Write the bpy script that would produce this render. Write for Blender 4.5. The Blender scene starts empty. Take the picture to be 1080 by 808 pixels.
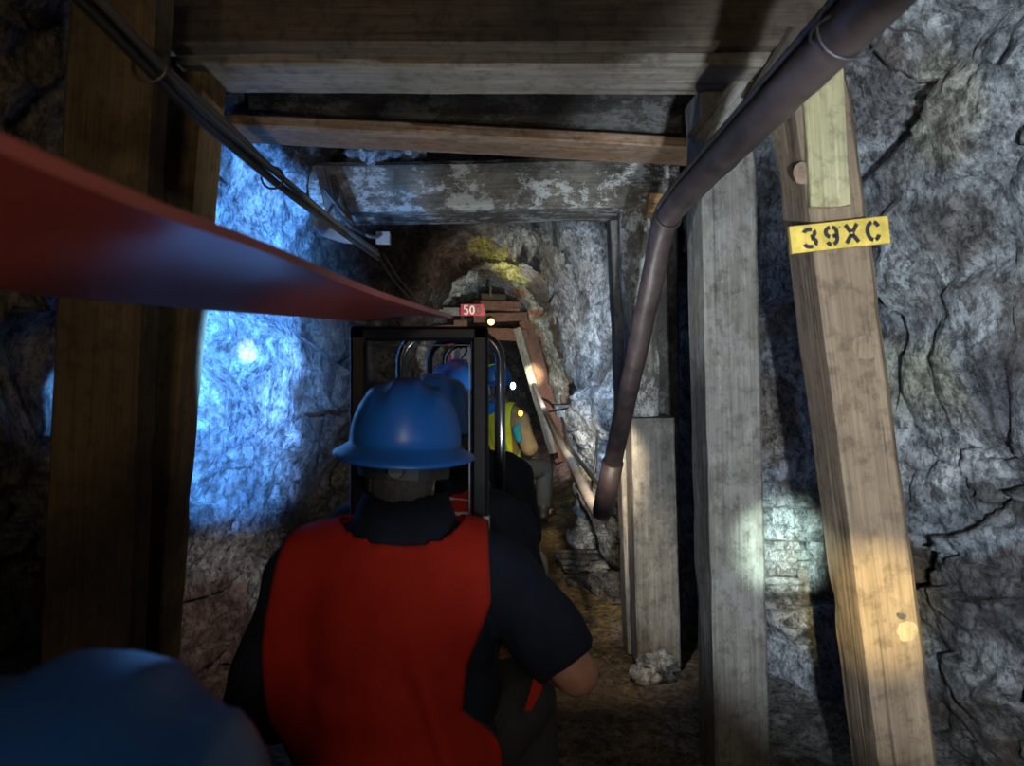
import bpy, bmesh, math, random
from mathutils import Vector, Matrix, Euler, noise
from mathutils.bvhtree import BVHTree
random.seed(7)
R = math.radians
S = bpy.context.scene
COL = S.collection
F = 820.0; HX = 540.0; HY = 385.0; CZ = 1.35

def P(px, py, Y):
    """world point that stands Y metres down the drift on the line of sight through (px, py)"""
    return Vector(((px-HX)/F*Y, Y, CZ+(HY-py)/F*Y))

# ------------------------------------------------------------------ helpers
def link(o, parent=None):
    COL.objects.link(o)
    if parent is not None: o.parent = parent
    return o

def mk(name, verts, faces, mat=None, parent=None, smooth=False):
    me = bpy.data.meshes.new(name)
    me.from_pydata([tuple(v) for v in verts], [], faces)
    me.validate(); me.update()
    if mat: me.materials.append(mat)
    if smooth:
        for p in me.polygons: p.use_smooth = True
    return link(bpy.data.objects.new(name, me), parent)

def mk_bm(name, bm, mat=None, parent=None, smooth=False, recalc=True):
    if recalc: bmesh.ops.recalc_face_normals(bm, faces=bm.faces)
    me = bpy.data.meshes.new(name); bm.to_mesh(me); bm.free()
    if mat: me.materials.append(mat)
    if smooth:
        for p in me.polygons: p.use_smooth = True
    return link(bpy.data.objects.new(name, me), parent)

def tag(o, label=None, cat=None, group=None, kind=None):
    if label: o['label'] = label
    if cat: o['category'] = cat
    if group: o['group'] = group
    if kind: o['kind'] = kind
    return o

def empty(name, loc=(0,0,0)):
    o = bpy.data.objects.new(name, None); o.empty_display_size = .1
    link(o); o.location = loc
    return o

def tube(name, pts, r, mat, parent=None, n=10, closed=False, jitter=0):
    pts = [Vector(p) for p in pts]
    rs = r if isinstance(r, (list, tuple)) else [r]*len(pts)
    V, Fc = [], []
    m = len(pts); up = None
    for i, p in enumerate(pts):
        a = pts[(i-1) % m] if (closed or i > 0) else p
        b = pts[(i+1) % m] if (closed or i < m-1) else p
        t = (b-a).normalized()
        if up is None:
            h = Vector((0,0,1)) if abs(t.z) < .9 else Vector((1,0,0))
            up = (h - t*h.dot(t)).normalized()
        else:
            up = (up - t*up.dot(t)).normalized()
        s = t.cross(up)
        for k in range(n):
            an = 2*math.pi*k/n
            rr = rs[i]*(1+jitter*noise.noise(p*9+Vector((k,0,0))))
            V.append(p + (up*math.cos(an)+s*math.sin(an))*rr)
    for i in range(m if closed else m-1):
        for k in range(n):
            a = i*n+k; b = i*n+(k+1) % n; j = (i+1) % m
            Fc.append((a, b, j*n+(k+1) % n, j*n+k))
    if not closed:
        Fc.append(tuple(range(n))[::-1]); Fc.append(tuple(range((m-1)*n, m*n)))
    o = mk(name, V, Fc, mat, parent, True)
    return o

def smoothpath(pts, steps=8):
    pts = [Vector(p) for p in pts]
    out = []
    for i in range(len(pts)-1):
        p0 = pts[max(i-1,0)]; p1 = pts[i]; p2 = pts[i+1]; p3 = pts[min(i+2,len(pts)-1)]
        for k in range(steps):
            t = k/steps
            out.append(.5*((2*p1)+(-p0+p2)*t+(2*p0-5*p1+4*p2-p3)*t*t+(-p0+3*p1-3*p2+p3)*t**3))
    out.append(pts[-1])
    return out

def bevel_box(bm, c, s, b=.004, seg=2, M=None):
    r = bmesh.ops.create_cube(bm, size=1)
    vs = r['verts']
    for v in vs:
        v.co = Vector((v.co.x*s[0], v.co.y*s[1], v.co.z*s[2]))
    es = list({e for v in vs for e in v.link_edges})
    if b > 0:
        rr = bmesh.ops.bevel(bm, geom=es, offset=b, segments=seg, affect='EDGES', profile=.5)
        vs = list({v for f in rr['faces'] for v in f.verts} | {v for v in vs if v.is_valid})
    for v in vs:
        v.co = (M @ v.co if M else v.co) + Vector(c)

def box(name, c, s, mat, parent=None, b=.004, M=None):
    bm = bmesh.new(); bevel_box(bm, c, s, b, 2, M)
    return mk_bm(name, bm, mat, parent)

# ------------------------------------------------------------------ node helpers
def newmat(name):
    m = bpy.data.materials.new(name); m.use_nodes = True
    nt = m.node_tree; bs = nt.nodes['Principled BSDF']
    return m, nt, bs
def nd(nt, t, **kw):
    n = nt.nodes.new(t)
    for k, v in kw.items():
        if k in n.inputs.keys(): n.inputs[k].default_value = v
        else: setattr(n, k, v)
    return n
def L(nt, a, b): nt.links.new(a, b)
def ramp(nt, fac, stops):
    r = nt.nodes.new('ShaderNodeValToRGB'); e = r.color_ramp.elements
    while len(e) < len(stops): e.new(.5)
    for i, (p, c) in enumerate(stops):
        e[i].position = p; e[i].color = (c[0], c[1], c[2], 1) if not isinstance(c, (int, float)) else (c, c, c, 1)
    L(nt, fac, r.inputs[0]); return r.outputs[0]
def mix(nt, fac, a, b, mode='MIX'):
    m = nt.nodes.new('ShaderNodeMix'); m.data_type = 'RGBA'; m.blend_type = mode
    for idx, v in ((0, fac), (6, a), (7, b)):
        if hasattr(v, 'links'): L(nt, v, m.inputs[idx])
        else: m.inputs[idx].default_value = v if idx == 0 else (v[0], v[1], v[2], 1)
    return m.outputs[2]
def nz(nt, vec, scale, detail=6, rough=.55, dist=0):
    n = nd(nt, 'ShaderNodeTexNoise', Scale=scale, Detail=detail, Roughness=rough, Distortion=dist)
    L(nt, vec, n.inputs['Vector']); return n.outputs['Fac']
def mapped(nt, vec, sc, loc=(0,0,0)):
    m = nd(nt, 'ShaderNodeMapping'); m.inputs['Scale'].default_value = sc; m.inputs['Location'].default_value = loc
    L(nt, vec, m.inputs['Vector']); return m.outputs[0]
def bump(nt, bs, h, strength, dist=.01, prev=None):
    b = nd(nt, 'ShaderNodeBump', Strength=strength, Distance=dist)
    L(nt, h, b.inputs['Height'])
    if prev is not None: L(nt, prev, b.inputs['Normal'])
    L(nt, b.outputs[0], bs.inputs['Normal']); return b.outputs[0]

def wood(name, c1, c2, stain=(.03,.025,.02), stain_amt=.5, mineral=0, rough=.8):
    m, nt, bs = newmat(name)
    tc = nd(nt, 'ShaderNodeTexCoord').outputs['Object']
    oi = nd(nt, 'ShaderNodeObjectInfo').outputs['Random']
    add = nd(nt, 'ShaderNodeVectorMath', operation='ADD')
    cmb = nd(nt, 'ShaderNodeVectorMath', operation='SCALE'); cmb.inputs[0].default_value = (17, 9, 31)
    L(nt, oi, cmb.inputs['Scale']); L(nt, tc, add.inputs[0]); L(nt, cmb.outputs[0], add.inputs[1])
    v = add.outputs[0]
    g1 = nz(nt, mapped(nt, v, (16,16,1.1)), 1, 7, .6, .9)
    g2 = nz(nt, mapped(nt, v, (120,120,4)), 1, 4, .6)
    g3 = nz(nt, mapped(nt, v, (34,34,.7)), 1, 3, .5, .4)
    big = nz(nt, v, 3.2, 6, .62, .3)
    spot = nz(nt, v, 22, 5, .7)
    base = ramp(nt, g1, [(.3, c1), (.52, [(a+b)/2 for a, b in zip(c1, c2)]), (.72, c2)])
    base = mix(nt, .55, base, ramp(nt, g2, [(.3, .35), (.65, 1.0)]), 'MULTIPLY')
    base = mix(nt, .6, base, ramp(nt, g3, [(.31, .3), (.35, 1.0)]), 'MULTIPLY')
    sf = ramp(nt, big, [(.45, 0), (.66, stain_amt)])
    base = mix(nt, sf, base, stain)
    base = mix(nt, .5, base, ramp(nt, spot, [(.36, .3), (.5, 1.0)]), 'MULTIPLY')
    if mineral:
        mf = nz(nt, mapped(nt, v, (9,9,6), (3,4,5)), 1, 10, .82, .2)
        base = mix(nt, ramp(nt, mf, [(.50, 0), (.56, mineral)]), base, (.62,.62,.58))
    L(nt, base, bs.inputs['Base Color']); bs.inputs['Roughness'].default_value = rough
    bs.inputs['Specular IOR Level'].default_value = .25
    b = bump(nt, bs, g1, .35, .012); b = bump(nt, bs, g2, .4, .004, b); bump(nt, bs, g3, .5, .01, b)
    return m

def plain(name, c, rough=.5, metal=0, spec=.5, nscale=0, namt=.3, bumpamt=0, coat=0):
    m, nt, bs = newmat(name)
    bs.inputs['Roughness'].default_value = rough; bs.inputs['Metallic'].default_value = metal
    bs.inputs['Specular IOR Level'].default_value = spec; bs.inputs['Coat Weight'].default_value = coat
    if nscale:
        tc = nd(nt, 'ShaderNodeTexCoord').outputs['Object']
        n = nz(nt, tc, nscale, 6, .6)
        L(nt, mix(nt, namt, c, ramp(nt, n, [(.3, .2), (.7, 1.1)]), 'MULTIPLY'), bs.inputs['Base Color'])
        if bumpamt: bump(nt, bs, n, bumpamt, .004)
    else: bs.inputs['Base Color'].default_value = (*c, 1)
    return m

def emis(name, c, s):
    m, nt, bs = newmat(name)
    bs.inputs['Base Color'].default_value = (*c, 1)
    bs.inputs['Emission Color'].default_value = (*c, 1); bs.inputs['Emission Strength'].default_value = s
    return m

def cloth(name, c, c2=None, weave=900):
    m, nt, bs = newmat(name)
    tc = nd(nt, 'ShaderNodeTexCoord').outputs['Object']
    n = nz(nt, tc, 9, 5, .6); f = nz(nt, tc, weave, 2, .5)
    base = mix(nt, ramp(nt, n, [(.35, 0), (.7, 1.0)]), c, c2 or [x*.7 for x in c])
    base = mix(nt, .35, base, ramp(nt, f, [(.3, .4), (.7, 1.0)]), 'MULTIPLY')
    L(nt, base, bs.inputs['Base Color']); bs.inputs['Roughness'].default_value = .85
    bs.inputs['Specular IOR Level'].default_value = .2
    b = bump(nt, bs, n, .25, .01); bump(nt, bs, f, .15, .001, b)
    return m

def rockmat(name, bscale=1.0):
    m, nt, bs = newmat(name)
    tc = nd(nt, 'ShaderNodeTexCoord').outputs['Object']
    at = nd(nt, 'ShaderNodeAttribute', attribute_name='Col').outputs['Color']
    n1 = nz(nt, tc, 5, 9, .72, .1); n2 = nz(nt, mapped(nt, tc, (1,1,1), (5,3,8)), 17, 8, .75, .0)
    n3 = nz(nt, tc, 75, 5, .7); n4 = nz(nt, mapped(nt, tc, (1,1,.5), (9,9,2)), 38, 8, .8, .1)
    # warped crack network
    wv = nd(nt, 'ShaderNodeTexNoise', Scale=6.0, Detail=5.0); L(nt, tc, wv.inputs['Vector'])
    sc = nd(nt, 'ShaderNodeVectorMath', operation='SCALE', Scale=.35); L(nt, wv.outputs['Color'], sc.inputs[0])
    ad = nd(nt, 'ShaderNodeVectorMath', operation='ADD'); L(nt, tc, ad.inputs[0]); L(nt, sc.outputs[0], ad.inputs[1])
    vo = nd(nt, 'ShaderNodeTexVoronoi', feature='DISTANCE_TO_EDGE', Scale=2.3); L(nt, ad.outputs[0], vo.inputs['Vector'])
    crack = ramp(nt, vo.outputs['Distance'], [(.0, .5), (.006, 1.0)])
    base = mix(nt, .75, at, ramp(nt, n1, [(.38, .4), (.60, 1.3)]), 'MULTIPLY')
    base = mix(nt, .8, base, ramp(nt, n2, [(.40, .25), (.54, 1.2)]), 'MULTIPLY')
    base = mix(nt, .75, base, ramp(nt, n4, [(.43, .2), (.51, 1.2)]), 'MULTIPLY')
    base = mix(nt, .5, base, ramp(nt, n3, [(.35, .4), (.6, 1.1)]), 'MULTIPLY')
    base = mix(nt, ramp(nt, nz(nt, mapped(nt, tc, (1,1,1), (1,7,3)), 2.6, 7, .65, .6), [(.5, 0), (.66, .55)]), base, (.16,.10,.065), 'MIX')
    white = nz(nt, mapped(nt, tc, (1,1,.6), (4,1,6)), 11, 10, .80, .25)
    base = mix(nt, ramp(nt, white, [(.57, 0), (.64, .6)]), base, mix(nt, 1.0, at, (2.0,2.0,2.0), 'MULTIPLY'))
    base = mix(nt, .8, base, crack, 'MULTIPLY')
    L(nt, base, bs.inputs['Base Color']); bs.inputs['Roughness'].default_value = .85
    bs.inputs['Specular IOR Level'].default_value = .3
    b = bump(nt, bs, n1, .7*bscale, .06); b = bump(nt, bs, n2, .9*bscale, .035, b); b = bump(nt, bs, n4, .8*bscale, .02, b)
    b = bump(nt, bs, n3, .5*bscale, .004, b); bump(nt, bs, crack, .25*bscale, .006, b)
    return m

M_ROCK = rockmat('rock'); M_FLOOR = rockmat('dirt', .7)
W_GREY = wood('weathered_grey_wood', (.155,.14,.12), (.275,.25,.215), (.10,.085,.065), .5, 0.12)
W_TAN = wood('tan_wood', (.20,.135,.085), (.33,.235,.15), (.115,.08,.06), .5)
W_WARM = wood('warm_post_wood', (.19,.115,.05), (.31,.20,.09), (.035,.025,.018), .55)
W_WARMD = wood('dark_post_wood', (.055,.038,.022), (.10,.068,.036), (.02,.017,.014), .6)
W_DARK = wood('dark_cap_wood', (.065,.045,.03), (.125,.092,.065), (.035,.03,.025), .75)
W_CAP = wood('cap_wood', (.17,.14,.11), (.30,.26,.21), (.10,.08,.06), .5)
W_BROWN = wood('brown_plank_wood', (.22,.12,.065), (.33,.20,.12), (.12,.08,.05), .5, .1)
W_OLD = wood('mineral_crusted_wood', (.15,.125,.10), (.30,.27,.22), (.035,.03,.025), .8, .75)
W_BLACK = wood('blackish_wood', (.06,.05,.045), (.14,.125,.11), (.02,.018,.016), .7, .15)  # plain dark timber tone
W_YEL = wood('pale_yellow_board', (.40,.34,.17), (.50,.44,.25), (.16,.15,.11), .45)
W_ORANGE = wood('orange_block_wood', (.35,.19,.08), (.48,.29,.13), (.2,.12,.06), .3)
W_RED = wood('rusty_red_timber', (.15,.075,.05), (.25,.135,.095), (.09,.045,.03), .5)
M_PIPE = plain('rusty_pipe', (.075,.05,.047), .5, .3, .5, 14, .8, .4)
M_CABLE = plain('black_cable', (.022,.021,.022), .42, 0, .5, 30, .3)
M_CABLE2 = plain('grey_cable', (.085,.083,.085), .42, 0, .5, 30, .3)
M_BLACK = plain('black_steel', (.006,.006,.008), .22, .0, .6, 0, .3, 0, .3)
M_BLACKM = plain('matt_black_steel', (.004,.004,.005), .4, 0, .22)
M_REDPAINT = plain('red_painted_steel', (.42,.07,.05), .30, 0, .5, 3, .35, .05)
M_REDP2 = plain('red_sign_paint', (.42,.02,.035), .45, 0, .4)
M_WHITE = plain('white_paint', (.75,.75,.72), .5)
M_INK = plain('black_ink', (.012,.012,.012), .6)
M_YSIGN = plain('yellow_sign_paint', (.72,.50,.09), .55, 0, .4, 26, .55, .2)
M_STEEL = plain('galvanised_steel', (.45,.46,.48), .38, .7, .5, 12, .4)
M_DSTEEL = plain('dark_steel', (.08,.075,.07), .5, .6, .5, 12, .5)
M_PALEPIPE = plain('pale_pipe', (.34,.30,.27), .45, .2, .5, 10, .6, .2)
M_BLUE = plain('blue_hard_hat', (.010,.10,.38), .36, 0, .5, 5, .2)
M_BLUE2 = plain('deep_blue_hard_hat', (.006,.045,.17), .40, 0, .5, 5, .2)
M_SKIN = plain('skin', (.42,.22,.15), .55, 0, .4, 30, .25, .1)
M_HAIR = plain('grey_hair', (.045,.038,.034), .8, 0, .3, 160, .7, .8)
M_NAVY = cloth('navy_shirt_cloth', (.013,.018,.034), (.008,.011,.022))
M_JACKET = cloth('dark_jacket_cloth', (.016,.020,.030), (.009,.011,.018))
M_VEST = cloth('red_vest_cloth', (.42,.022,.010), (.34,.014,.008))
M_YVEST = cloth('yellow_vest_cloth', (.45,.50,.03))
M_PANTS = cloth('grey_trouser_cloth', (.055,.055,.055))
M_TAN = cloth('tan_jacket_cloth', (.22,.15,.07))
M_BOOT = plain('black_boot', (.015,.013,.012), .6)
M_RIBBON = plain('silver_reflective_tape', (.45,.45,.48), .4)
M_TEAL = cloth('teal_bag_cloth', (.015,.16,.19))
M_GREENY = plain('lime_tape', (.35,.65,.05), .5)
M_GLOW = emis('warm_bulb', (1.0,.62,.22), 3.5)
M_GLOWO = emis('orange_glow', (1.0,.28,.03), 9)
M_GLOWB = emis('white_led', (.55,.7,1.0), 5)
M_SEAT = plain('worn_vinyl', (.03,.03,.03), .5)
M_RAIL = plain('rail_steel', (.12,.10,.09), .45, .7, .5, 20, .5)
M_STONE = rockmat('loose_stone', .8)

# ------------------------------------------------------------------ the drift (rock shell)
#        Y    xL     xR    zTop   n   batter
ST = [(-3.0,-1.35, 1.45, 2.60, 3.5, .00),
      ( 1.0,-1.42, 1.50, 2.66, 4.0, .00),
      ( 2.0,-1.46, 1.47, 2.66, 4.0, .00),
      ( 2.5,-1.43, 1.45, 2.66, 4.0, .00),
      ( 3.0,-1.22, 1.30, 2.62, 4.0, .00),
      ( 3.4,-1.08, 1.12, 2.55, 4.0, .00),
      ( 3.8,-1.04, 1.06, 2.48, 3.5, .00),
      ( 4.2,-0.98, 0.74, 2.46, 3.0, .02),
      ( 4.8,-0.92, 0.60, 2.44, 2.6, .05),
      ( 5.4,-0.90, 0.52, 2.38, 2.4, .07),
      ( 6.0,-0.86, 0.46, 2.34, 2.3, .08),
      ( 6.15,-0.86,0.50, 2.36, 2.3, .08),
      ( 6.4,-0.88, 0.64, 2.40, 2.3, .08),
      ( 7.2,-0.90, 0.66, 2.42, 2.3, .10),
      ( 8.5,-1.20, 0.66, 2.44, 2.2, .10),
      ( 9.8,-1.30, 0.62, 2.50, 2.1, .14),
      (10.8,-1.15, 0.52, 2.48, 2.2, .22),
      (11.6,-0.95, 0.50, 2.34, 2.2, .22),
      (13.5,-0.90, 0.50, 2.10, 2.2, .22),
      (15.0,-1.10, 0.30, 1.90, 2.2, .15),
      (17.5,-2.40,-0.90, 1.90, 2.2, .10)]
def station(Y):
    if Y <= ST[0][0]: return ST[0][1:]
    for a, b in zip(ST, ST[1:]):
        if Y <= b[0]:
            t = (Y-a[0])/(b[0]-a[0]); t = t*t*(3-2*t)
            return tuple(p+(q-p)*t for p, q in zip(a[1:], b[1:]))
    return ST[-1][1:]
ZC = 1.15
def section(Y, s):
    """s 0..1 right wall up, 1..2 arch right to left, 2..3 left wall down"""
    xL, xR, zT, n, bt = station(Y)
    xc = (xL+xR)/2; hw = (xR-xL)/2; hz = zT-ZC
    if s < 1: x = xR; z = -.12+(ZC+.12)*s
    elif s > 2: x = xL; z = ZC-(ZC+.12)*(s-2)
    else:
        a = math.pi*(s-1)
        c, q = math.cos(a), math.sin(a)
        x = xc+hw*math.copysign(abs(c)**(2/n), c); z = ZC+hz*abs(q)**(2/n)
    sgn = 1 if s < 1.5 else -1
    k = min(1, abs(x-xc)/hw)
    x += sgn*k*bt*(ZC-z)
    return Vector((x, Y, z))
def h3(v, k): return noise.cell(Vector((v.x*37.7+k*11.3, v.y*53.1+k*3.7, v.z*29.9-k*7.1)))
def facets(p, sc):
    """slabby fractured rock: each Voronoi block gets its own tilt and set-back"""
    w = Vector((noise.noise(p*2.1), noise.noise(p*2.1+Vector((7,3,1))), noise.noise(p*2.1+Vector((1,9,4)))))*.16
    q = Vector(((p.x+w.x)*sc, (p.y+w.y)*sc*.8, (p.z+w.z)*sc*1.25))
    d, pts = noise.voronoi(q)
    c = pts[0]; r = q-c
    g = Vector((h3(c,1), h3(c,2), h3(c,3)))-Vector((.5,.5,.5))
    return h3(c,4)-.5 + r.dot(g)*1.6, d[1]-d[0]
def rockdisp(p):
    a, e = facets(p, 1.5); b, e2 = facets(p+Vector((3.3,1.2,8.8)), 5.2)
    n = noise.fractal(p*2.6, 1.0, 2.1, 6)
    f = noise.fractal(p*11, .9, 2.2, 4)
    cr = sum(abs(noise.noise(p*k+Vector((k,0,5))))*m for k, m in ((3.5,.055),(8,.028),(17,.012),(33,.006)))
    d = .075*a+.022*b+.035*n+.012*f+cr-.03
    d += .012*math.exp(-e*22) + .006*math.exp(-e2*18)     # cracks set back
    return d

# zones of rock colour: (px,py,rx,ry,Ymin,Ymax,colour,strength)
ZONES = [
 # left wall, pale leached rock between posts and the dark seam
 (250,300,95,420,2.2,9,(.62,.63,.64),1), (215,700,60,95,2.2,9,(.33,.24,.21),1.0), (240,770,60,90,2.2,9,(.30,.22,.19),.9),  # lower pinkish rock, darkened too for the shade under the blue beam
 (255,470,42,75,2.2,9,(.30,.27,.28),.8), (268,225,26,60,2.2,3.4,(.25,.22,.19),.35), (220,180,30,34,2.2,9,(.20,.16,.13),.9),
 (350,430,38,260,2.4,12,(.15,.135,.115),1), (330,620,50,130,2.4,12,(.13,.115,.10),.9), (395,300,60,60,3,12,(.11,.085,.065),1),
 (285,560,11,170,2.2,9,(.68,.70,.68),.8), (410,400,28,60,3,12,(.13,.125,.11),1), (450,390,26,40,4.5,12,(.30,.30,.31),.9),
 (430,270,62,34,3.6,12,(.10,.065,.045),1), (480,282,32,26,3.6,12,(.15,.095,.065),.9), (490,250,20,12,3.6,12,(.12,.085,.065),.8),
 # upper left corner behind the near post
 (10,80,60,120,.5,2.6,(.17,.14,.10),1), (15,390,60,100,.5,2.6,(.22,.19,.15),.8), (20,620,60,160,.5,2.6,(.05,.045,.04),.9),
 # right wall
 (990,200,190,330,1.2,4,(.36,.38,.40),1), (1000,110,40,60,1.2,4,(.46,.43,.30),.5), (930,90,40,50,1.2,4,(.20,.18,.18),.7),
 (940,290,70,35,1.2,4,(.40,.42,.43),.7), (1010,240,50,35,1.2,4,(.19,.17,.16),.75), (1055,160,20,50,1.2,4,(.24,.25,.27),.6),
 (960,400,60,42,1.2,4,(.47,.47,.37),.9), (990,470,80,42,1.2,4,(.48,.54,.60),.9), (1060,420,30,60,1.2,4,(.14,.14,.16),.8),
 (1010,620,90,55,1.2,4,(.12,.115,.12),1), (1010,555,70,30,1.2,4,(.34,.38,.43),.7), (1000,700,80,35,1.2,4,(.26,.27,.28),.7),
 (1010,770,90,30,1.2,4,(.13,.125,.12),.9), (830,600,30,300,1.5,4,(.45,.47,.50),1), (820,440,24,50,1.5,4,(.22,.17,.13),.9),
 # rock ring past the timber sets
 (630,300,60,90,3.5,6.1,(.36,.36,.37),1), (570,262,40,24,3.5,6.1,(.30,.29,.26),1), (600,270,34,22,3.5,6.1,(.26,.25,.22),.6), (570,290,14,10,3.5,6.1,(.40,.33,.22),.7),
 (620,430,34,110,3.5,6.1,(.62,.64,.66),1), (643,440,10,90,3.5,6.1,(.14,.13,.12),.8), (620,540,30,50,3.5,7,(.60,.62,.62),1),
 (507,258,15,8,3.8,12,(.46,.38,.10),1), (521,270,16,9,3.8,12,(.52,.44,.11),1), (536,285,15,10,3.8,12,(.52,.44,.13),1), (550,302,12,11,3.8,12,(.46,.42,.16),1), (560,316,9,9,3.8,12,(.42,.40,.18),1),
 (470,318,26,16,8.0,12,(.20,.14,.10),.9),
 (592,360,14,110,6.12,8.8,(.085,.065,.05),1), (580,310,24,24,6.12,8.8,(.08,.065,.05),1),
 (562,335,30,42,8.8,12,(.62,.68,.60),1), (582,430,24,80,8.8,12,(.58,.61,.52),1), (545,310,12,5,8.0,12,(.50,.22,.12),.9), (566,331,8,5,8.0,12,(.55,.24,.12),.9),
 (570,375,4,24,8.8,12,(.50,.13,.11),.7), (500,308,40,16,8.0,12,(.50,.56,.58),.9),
]
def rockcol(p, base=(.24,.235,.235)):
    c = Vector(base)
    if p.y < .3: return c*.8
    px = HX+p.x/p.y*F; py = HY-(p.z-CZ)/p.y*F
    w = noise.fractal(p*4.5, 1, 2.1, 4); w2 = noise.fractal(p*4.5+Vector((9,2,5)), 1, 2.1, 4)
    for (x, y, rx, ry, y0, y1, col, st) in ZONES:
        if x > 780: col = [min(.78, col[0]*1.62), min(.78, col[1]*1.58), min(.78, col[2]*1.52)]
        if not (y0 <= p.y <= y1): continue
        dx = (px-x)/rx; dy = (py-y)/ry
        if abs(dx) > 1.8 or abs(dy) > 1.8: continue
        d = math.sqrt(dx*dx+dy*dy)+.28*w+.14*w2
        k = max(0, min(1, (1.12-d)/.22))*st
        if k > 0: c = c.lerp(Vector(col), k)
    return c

ys = [-3.0+i*.1 for i in range(36)]
y = .6
while y < 17.5: ys.append(y); y *= 1.0085
def sheet(name, s0, s1, n, mat):
    V, Fc, C = [], [], []
    for Y in ys:
        for k in range(n+1):
            s = s0+(s1-s0)*k/n
            p = section(Y, s); q = section(Y, s+.01 if s < 2.98 else s-.01)
            xc = sum(station(Y)[:2])/2
            out = Vector((p.x-xc, 0, (p.z-ZC)*1.1 if p.z > ZC else 0)).normalized()
            d = rockdisp(p)*(1.0 if Y < 6 else .75)
            v = p+out*(d+.02)+Vector((0, .02*noise.noise(p*6), .015*noise.noise(p*6+Vector((3,3,3)))))
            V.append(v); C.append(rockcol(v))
    w = n+1
    for i in range(len(ys)-1):
        for k in range(n):
            a = i*w+k
            Fc.append((a, a+w, a+w+1, a+1))
    o = mk(name, V, Fc, mat, None, True)
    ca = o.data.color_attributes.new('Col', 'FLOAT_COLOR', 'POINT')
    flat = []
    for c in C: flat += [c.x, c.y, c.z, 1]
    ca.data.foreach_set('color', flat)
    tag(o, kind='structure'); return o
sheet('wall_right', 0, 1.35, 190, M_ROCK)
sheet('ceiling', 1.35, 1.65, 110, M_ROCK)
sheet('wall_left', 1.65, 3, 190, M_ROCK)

def floorz(x, y): return .028*noise.fractal(Vector((x*2.5, y*2.5, 0)), 1, 2.1, 5)+.012*noise.fractal(Vector((x*14, y*14, 3)), 1, 2.1, 3)
V, Fc, C = [], [], []
NW = 130
for Y in ys:
    xL, xR = station(Y)[:2]
    for k in range(NW+1):
        x = xL-.25+(xR-xL+.55)*k/NW
        edge = max(0, (x-(xR-.22))/.3)
        z = floorz(x, Y)-.02 + .10*min(1.5, edge)**2
        V.append(Vector((x, Y, z)))
        px = HX+x/max(Y,.3)*F
        c = Vector((.17,.125,.075))
        w = noise.fractal(Vector((x*3, Y*3, 1)), 1, 2, 4)
        if Y > 4.2: c = c.lerp(Vector((.32,.24,.11)), max(0, min(1, .7+w)))
        if x > .52 and Y < 4.2: c = c.lerp(Vector((.26,.25,.23)), max(0, min(1, (x-.52)*5+w)))
        if Y > 8.6: c = Vector((.44,.31,.27))
        C.append(c)
for i in range(len(ys)-1):
    for k in range(NW):
        a = i*(NW+1)+k; Fc.append((a, a+1, a+NW+2, a+NW+1))
fl = mk('floor', V, Fc, M_FLOOR, None, True)
ca = fl.data.color_attributes.new('Col', 'FLOAT_COLOR', 'POINT')
flat = []
for c in C: flat += [c.x, c.y, c.z, 1]
ca.data.foreach_set('color', flat); tag(fl, kind='structure')

# ------------------------------------------------------------------ timbers
def timber(name, a, b, w, d, mat, parent=None, yaw=0, rough=.004, taper=1.0, rnd=.012, chunks=None):
    """sawn timber from a to b (centre line); w across, d in depth; grain runs along local Z"""
    a, b = Vector(a), Vector(b); ln = (b-a).length; zx = (b-a).normalized()
    yx = Vector((0,1,0)); yx = (yx-zx*yx.dot(zx)).normalized(); xx = yx.cross(zx)
    Mx = Matrix((xx, yx, zx)).transposed().to_4x4()
    if yaw: Mx = Mx @ Matrix.Rotation(R(yaw), 4, 'Z')
    Mx.translation = a
    n = max(4, int(ln/.03)); sd = Vector((random.random()*50, random.random()*50, random.random()*50))
    m = 4
    prof = []
    hw, hd, c = w/2, d/2, min(rnd, w/4, d/4)
    cor = [(hw,-hd),(hw,hd),(-hw,hd),(-hw,-hd)]
    segs = [((hw,-hd+c),(hw,hd-c)), ((hw-c,hd),(-hw+c,hd)), ((-hw,hd-c),(-hw,-hd+c)), ((-hw+c,-hd),(hw-c,-hd))]
    for (p, q) in segs:
        for k in range(m+1): prof.append((p[0]+(q[0]-p[0])*k/m, p[1]+(q[1]-p[1])*k/m))
    N = len(prof); V, Fc = [], []
    for i in range(n+1):
        z = ln*i/n; t = 1+(taper-1)*i/n
        for j, (x, y) in enumerate(prof):
            q = Vector((x*7, y*7, z*3.2))+sd
            e = rough*(noise.noise(q)+.6*noise.noise(Vector((x*30, y*30, z*9))+sd))
            corner = (j % (m+1)) in (0, m)
            if corner:
                ch = noise.noise(Vector((round(x*9), round(y*9), z*6))+sd)
                if ch > .25: e -= (ch-.25)*.025*min(1, rough/.004)
            r = Vector((x, y, 0)); rr = r.length or 1
            bow = Vector((noise.noise(Vector((z*.7,1,1))+sd), noise.noise(Vector((1,z*.7,2))+sd), 0))*rough*1.5
            zz = z + (rough*1.5*noise.noise(Vector((x*25, y*25, i))+sd) if i in (0, n) else 0)
            V.append(Vector((x*t, y*t, zz))*1.0 + r/rr*e + bow)
    for i in range(n):
        for j in range(N):
            k = (j+1) % N
            Fc.append((i*N+j, i*N+k, (i+1)*N+k, (i+1)*N+j))
    Fc.append(tuple(range(N))[::-1]); Fc.append(tuple(range(n*N, (n+1)*N)))
    o = mk(name, V, Fc, mat, parent)
    if parent is None: o.matrix_world = Mx
    else: o.matrix_parent_inverse = Matrix.Identity(4); o.matrix_local = parent.matrix_world.inverted() @ Mx
    return o

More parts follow.
